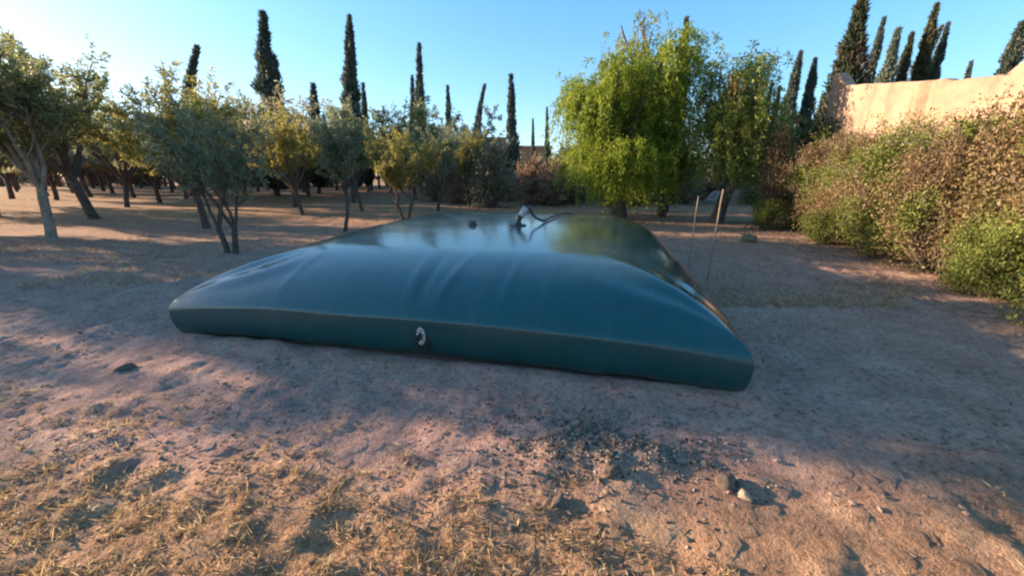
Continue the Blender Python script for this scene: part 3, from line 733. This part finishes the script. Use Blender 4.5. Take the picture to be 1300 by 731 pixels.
cy(1, 677, 152, 6, 52, 'smallest thin cypress beside the lone spire')
cy(0, 398, 108, 18, 34, 'short cypress between the two tall dark ones')
cy(0, 462, 108, 12, 38, 'short cypress close right of the tall neat one')
cy(3, 226, 54, 20, 30, 'bent topped cypress rising behind the big yellow olive')
cy(4, 874, 24, 24, 17.5, 'olive green cypress rising between the pepper trees', 'cypress_lit')
for q, (px, ty, lb) in enumerate(((968, 106, 'leftmost'), (978, 104, 'middle'), (989, 110, 'rightmost'))):
    cy(1, px + 2, ty, 10, 42, f'distant dark cypress, the {lb} of three beside the narrow pepper tree')
cy(4, 1014, 66, 24, 27, 'dark cypress, left of the two standing at the corner of the ochre wall')
cy(4, 1037, 74, 22, 27, 'dark cypress, right of the two standing at the corner of the ochre wall')
cy(0, 1046, 120, 12, 34, 'short dark cypress just left of the ochre wall corner')
cy(5, 1100, -12, 46, 17.5, 'ragged half dry brown cypress at the end of the ochre wall', 'cypress_brown')
cy(4, 1120, 25, 20, 19, 'dark cypress next to the half dry brown one')
cy(5, 1138, 38, 30, 20, 'pale thin grey green cypress above the ochre wall', 'cypress_pale')
cy(4, 1160, 42, 22, 20, 'olive green cypress above the middle of the ochre wall', 'cypress_lit')
cy(6, 1176, 34, 18, 21, 'dark cypress with a curved tip above the ochre wall')
cy(4, 1190, 8, 26, 20, 'tallest olive green cypress above the ochre wall', 'cypress_lit')
cy(4, 1204, 30, 20, 20, 'dark cypress, rightmost of the clump above the ochre wall')
cy(0, 1234, 80, 12, 24, 'small round dark cypress showing just over the ochre wall')
cy(4, 1298, 30, 34, 20, 'dark cypress behind the upper ochre parapet at the right edge')

# ------------------------------------------------------------------ hedge and shrubs on the right
def sh(me, x, y, m, label, rz=0, sc=1., group=None, cat='shrub'):
    plant_tree('shrub', me, (M['twig'], M[m]), x, y, label, cat, group, rz, sc, ('branches', 'foliage'))
B1 = shrub(51, .95, 1.0, 2.5, 36000, .052, 34, 0, 170, .3, 30, (.20, .36), .35); B2 = shrub(52, 1.05, 1.1, 2.6, 36000, .050, 34, 0, 220, .4, 40, (.18, .36), .4)
B3 = shrub(53, .8, .8, .95, 13000, .045, 8, 0, 40, .3, 8); B4 = shrub(54, .6, .6, 2.6, 11000, .06, 8); B5 = shrub(55, 1.0, .9, 2.5, 11000, .08)
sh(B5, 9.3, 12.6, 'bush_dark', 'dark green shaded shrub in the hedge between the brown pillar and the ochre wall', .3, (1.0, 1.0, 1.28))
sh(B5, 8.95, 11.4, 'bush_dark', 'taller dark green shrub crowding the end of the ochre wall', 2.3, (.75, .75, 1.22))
sh(B4, 7.95, 12.0, 'bush_brown', 'slender brown topped shrub at the far end of the hedge', .8, (.95, .95, 1.12))
sh(B3, 7.65, 11.5, 'bush_green', 'small green shrub at the foot of the slender brown topped one', .2, (.65, .6, .95))
sh(B2, 8.55, 9.7, 'bush_brown', 'reddish brown dry shrub below the left end of the ochre wall', 2.0, (.85, .95, 1.02))
sh(B2, 8.75, 10.9, 'bush_brown', 'tallest brown shrub covering the end of the ochre wall', 1.1, (.9, .9, 1.08))
sh(B3, 7.45, 9.0, 'bush_green', 'low green shrub before the reddish brown dry one', 1.2, (.6, .7, .85))
sh(B1, 7.55, 7.6, 'bush_green', 'tall leafy bright green shrub in the middle of the hedge', .5, (.95, .9, 1.0))
sh(B1, 8.3, 8.5, 'bush_mixed', 'half brown shrub behind the tall bright green one in the hedge', 3.5, (.9, .9, 1.04))
sh(B2, 7.35, 6.3, 'bush_brown', 'tall brown dry bougainvillea shrub next to the bright green one', .2, (1.0, 1.0, 1.02))
sh(B1, 7.25, 5.2, 'bush_mixed', 'olive and brown leafy shrub between the brown bougainvillea and the nearest shrub', 2.6, (1.0, 1.0, 1.22))
sh(B2, 6.95, 4.2, 'bush_brown', 'brown and olive mottled shrub nearest in the hedge', 3.4, (1.05, 1.05, 1.3))
sh(B3, 6.45, 4.95, 'bush_green', 'low green shrub at the foot of the mottled brown one', 2.2, (.65, .65, 1.1))
sh(B3, 6.05, 3.75, 'bush_green', 'low green shrub at the right edge of the hedge foot', 4.2, (.8, .8, 1.1))
sh(B2, 6.95, 2.7, 'bush_mixed', 'mottled brown shrub continuing the hedge past the right edge', 5.0, (1.0, 1.0, 1.05))
# dry undergrowth behind the tank
DB = [shrub(61, 1.5, 1.2, 2.1, 5000, .13, 8, 0, 70, .3, 14), shrub(62, 1.3, 1.1, 2.7, 4500, .13, 8, 0, 80, .35, 18), shrub(63, 1.6, 1.2, 1.5, 4500, .13, 7, 0, 50, .3, 10)]
rg = np.random.default_rng(5)
for i in range(26):
    px = 560 + i * 16.5 + rg.normal() * 6; d = rg.uniform(20, 27)
    x, y = spot(px, d); mt = ('dry', 'dry_grey', 'dry', 'dry_grey')[rg.integers(4)]
    plant_tree('shrub', DB[i % 3], (M['twig'], M[mt]), x, y, 'scrubby dry bush in the undergrowth behind the tank', 'shrub', 'dry bushes behind the tank', rg.random() * 6, rg.uniform(.8, 1.2), ('branches', 'foliage'))
for i in range(40):
    x = -78 + i * 2.9 + rg.normal(); y = rg.uniform(55, 64)
    mt = ('dry_grey', 'olive', 'olive_grey', 'dry')[rg.integers(4)]
    plant_tree('shrub', DB[i % 3], (M['twig'], M[mt]), x, y, 'rough bush on the far boundary beyond the grove', 'shrub', 'bushes on the far boundary', rg.random() * 6, rg.uniform(1.5, 2.1), ('branches', 'foliage'))

# ------------------------------------------------------------------ ochre wall and house on the right
m, nt, b = mat('ochre_plaster', .9)
oc = nt.nodes.new('ShaderNodeNewGeometry').outputs['Position']
k1 = noise(nt, .8, 5, .65, oc); k2 = noise(nt, 7, 5, .7, oc)
cc = ramp(nt, k1, [(.3, (.27, .17, .112)), (.55, (.36, .232, .155)), (.75, (.42, .285, .20))])
mpw = nt.nodes.new('ShaderNodeMapping'); mpw.inputs['Scale'].default_value = (2.6, 2.6, .22); nt.links.new(oc, mpw.inputs[0])
cc = mix(nt, 1.0, cc, ramp(nt, noise(nt, 1.0, 5, .7, mpw.outputs[0]), [(.34, (.70, .66, .62)), (.52, (1, 1, 1))]), 'MULTIPLY')   # rain streaks
cc = mix(nt, 1.0, cc, ramp(nt, k2, [(.3, (.82, .82, .82)), (.6, (1.04, 1.03, 1.02))]), 'MULTIPLY')
nt.links.new(cc, b.inputs['Base Color']); bump(nt, b, k2, .7, .03)
OCH = m
def slab_wall(name, p0, p1, thick, tops, m, parent=None, nseg=40, seed=0, drop=-.3):
    """wall from p0 to p1 whose top follows (fraction, height) with an uneven hand-made edge"""
    rg = np.random.default_rng(seed)
    p0 = np.array(p0, float); p1 = np.array(p1, float); d = (p1 - p0) / np.linalg.norm(p1 - p0); nrm = np.array([-d[1], d[0]])
    Vs = []; Fs = []
    tt = np.linspace(0, 1, nseg + 1); hs = np.interp(tt, [a for a, _ in tops], [b for _, b in tops]) + rg.normal(size=nseg + 1) * .012
    prof = lambda h: [(-.5, drop), (-.5, h - .07), (-.42, h - .015), (-.2, h), (.2, h), (.42, h - .015), (.5, h - .07), (.5, drop)]
    for t, h in zip(tt, hs):
        c = p0 + (p1 - p0) * t
        for s, z in prof(h):
            q = c + nrm * s * thick; Vs.append((q[0], q[1], z))
    k = 8
    for i in range(nseg):
        for j in range(k - 1): Fs.append((i * k + j, i * k + j + 1, (i + 1) * k + j + 1, (i + 1) * k + j))
    me = bpy.data.meshes.new(name); me.from_pydata(Vs, [], Fs + [tuple(range(k)), tuple(range(nseg * k + k - 1, nseg * k - 1, -1))]); me.update()
    bm = bmesh.new(); bm.from_mesh(me); bmesh.ops.recalc_face_normals(bm, faces=bm.faces); bm.to_mesh(me); bm.free()
    return link(name, me, parent, m)
h_l = height(93, 11.9); h_l2 = height(108, 11.5); h_r = height(97, 8.3)
o = slab_wall('boundary_wall', (9.25, 11.95), (10.1, 2.0), .35, [(0, h_l), (.012, h_l), (.05, h_l2), (.37, h_r), (1, h_r - .25)], OCH, None, 80, 1)
tag(o, 'plain ochre rendered boundary wall behind the hedge with one raised end', 'wall')
hs_ = empty('ochre_house', (14.6, 8.0, 0), 'ochre building with a stepped parapet standing behind the boundary wall', 'building')
def hpart(name, p0, p1, th, tops, seed, mm=OCH):
    o = slab_wall(name, p0, p1, th, tops, mm, hs_, 24, seed); o.location = (-14.6, -8.0, 0); return o
hh_ = height(70, 10.9)
hpart('wall', (13.0, 11.4), (13.3, 4.0), .3, [(0, hh_ - .5), (.03, hh_ - .5), (.09, hh_ - .1), (1, hh_)], 2)
hpart('end_wall', (13.17, 11.4), (19, 11.9), .28, [(0, hh_ - .5), (1, hh_ - .3)], 3)
# terracotta house far behind the grove
fh = empty('terracotta_house', (-.5, 66, 0), 'far terracotta house mostly hidden behind the grove', 'building')
terr = plain('terracotta_render', (.40, .17, .10), .9, .15, .6)
def box(name, x0, x1, y0, y1, z0, z1, m, parent):
    bm = bmesh.new(); bmesh.ops.create_cube(bm, size=1)
    for v in bm.verts: v.co = Vector(((x0 + x1) / 2 + v.co.x * (x1 - x0), (y0 + y1) / 2 + v.co.y * (y1 - y0), (z0 + z1) / 2 + v.co.z * (z1 - z0)))
    bmesh.ops.bevel(bm, geom=bm.edges[:], offset=.03, segments=1, affect='EDGES')
    me = bpy.data.meshes.new(name); bm.to_mesh(me); bm.free(); return link(name, me, parent, m)
box('wall', -6, 7, 0, 8, -.3, 5.9, terr, fh)
up = box('upper_wall', -5, -.5, 1, 7, 5.9, 7.6, terr, fh)
box('parapet', -6.15, 7.15, -.15, 8.15, 5.9 + .003, 6.2, plain('parapet_render', (.45, .24, .16), .9, .15, .7), fh)
glass = plain('dark_glass', (.03, .035, .04), .2, .2, 3)
for wx in (-4.5, -1.5, 1.5, 4.5): box('window', wx - .5, wx + .5, -.05, .3, 3.6, 5.0, glass, fh)
for wx in (-4.0, -1.9): box('window', wx - .4, wx + .4, .93, 1.3, 6.35, 7.2, glass, fh)
# low earth bank catching the sun beyond the pepper trees
x, y = spot(931, 23)
T_ = slab_wall('earth_bank', (x - 1.4, y), (x + 1.8, y + .4), 1.6, [(0, .1), (.2, .7), (.6, .8), (1, .2)], plain('bank_soil', (.42, .29, .23), .95, .2, 2, 0, .03), None, 30, 9)
tag(T_, 'low pale pink earth bank behind the narrow pepper tree', 'earth bank')
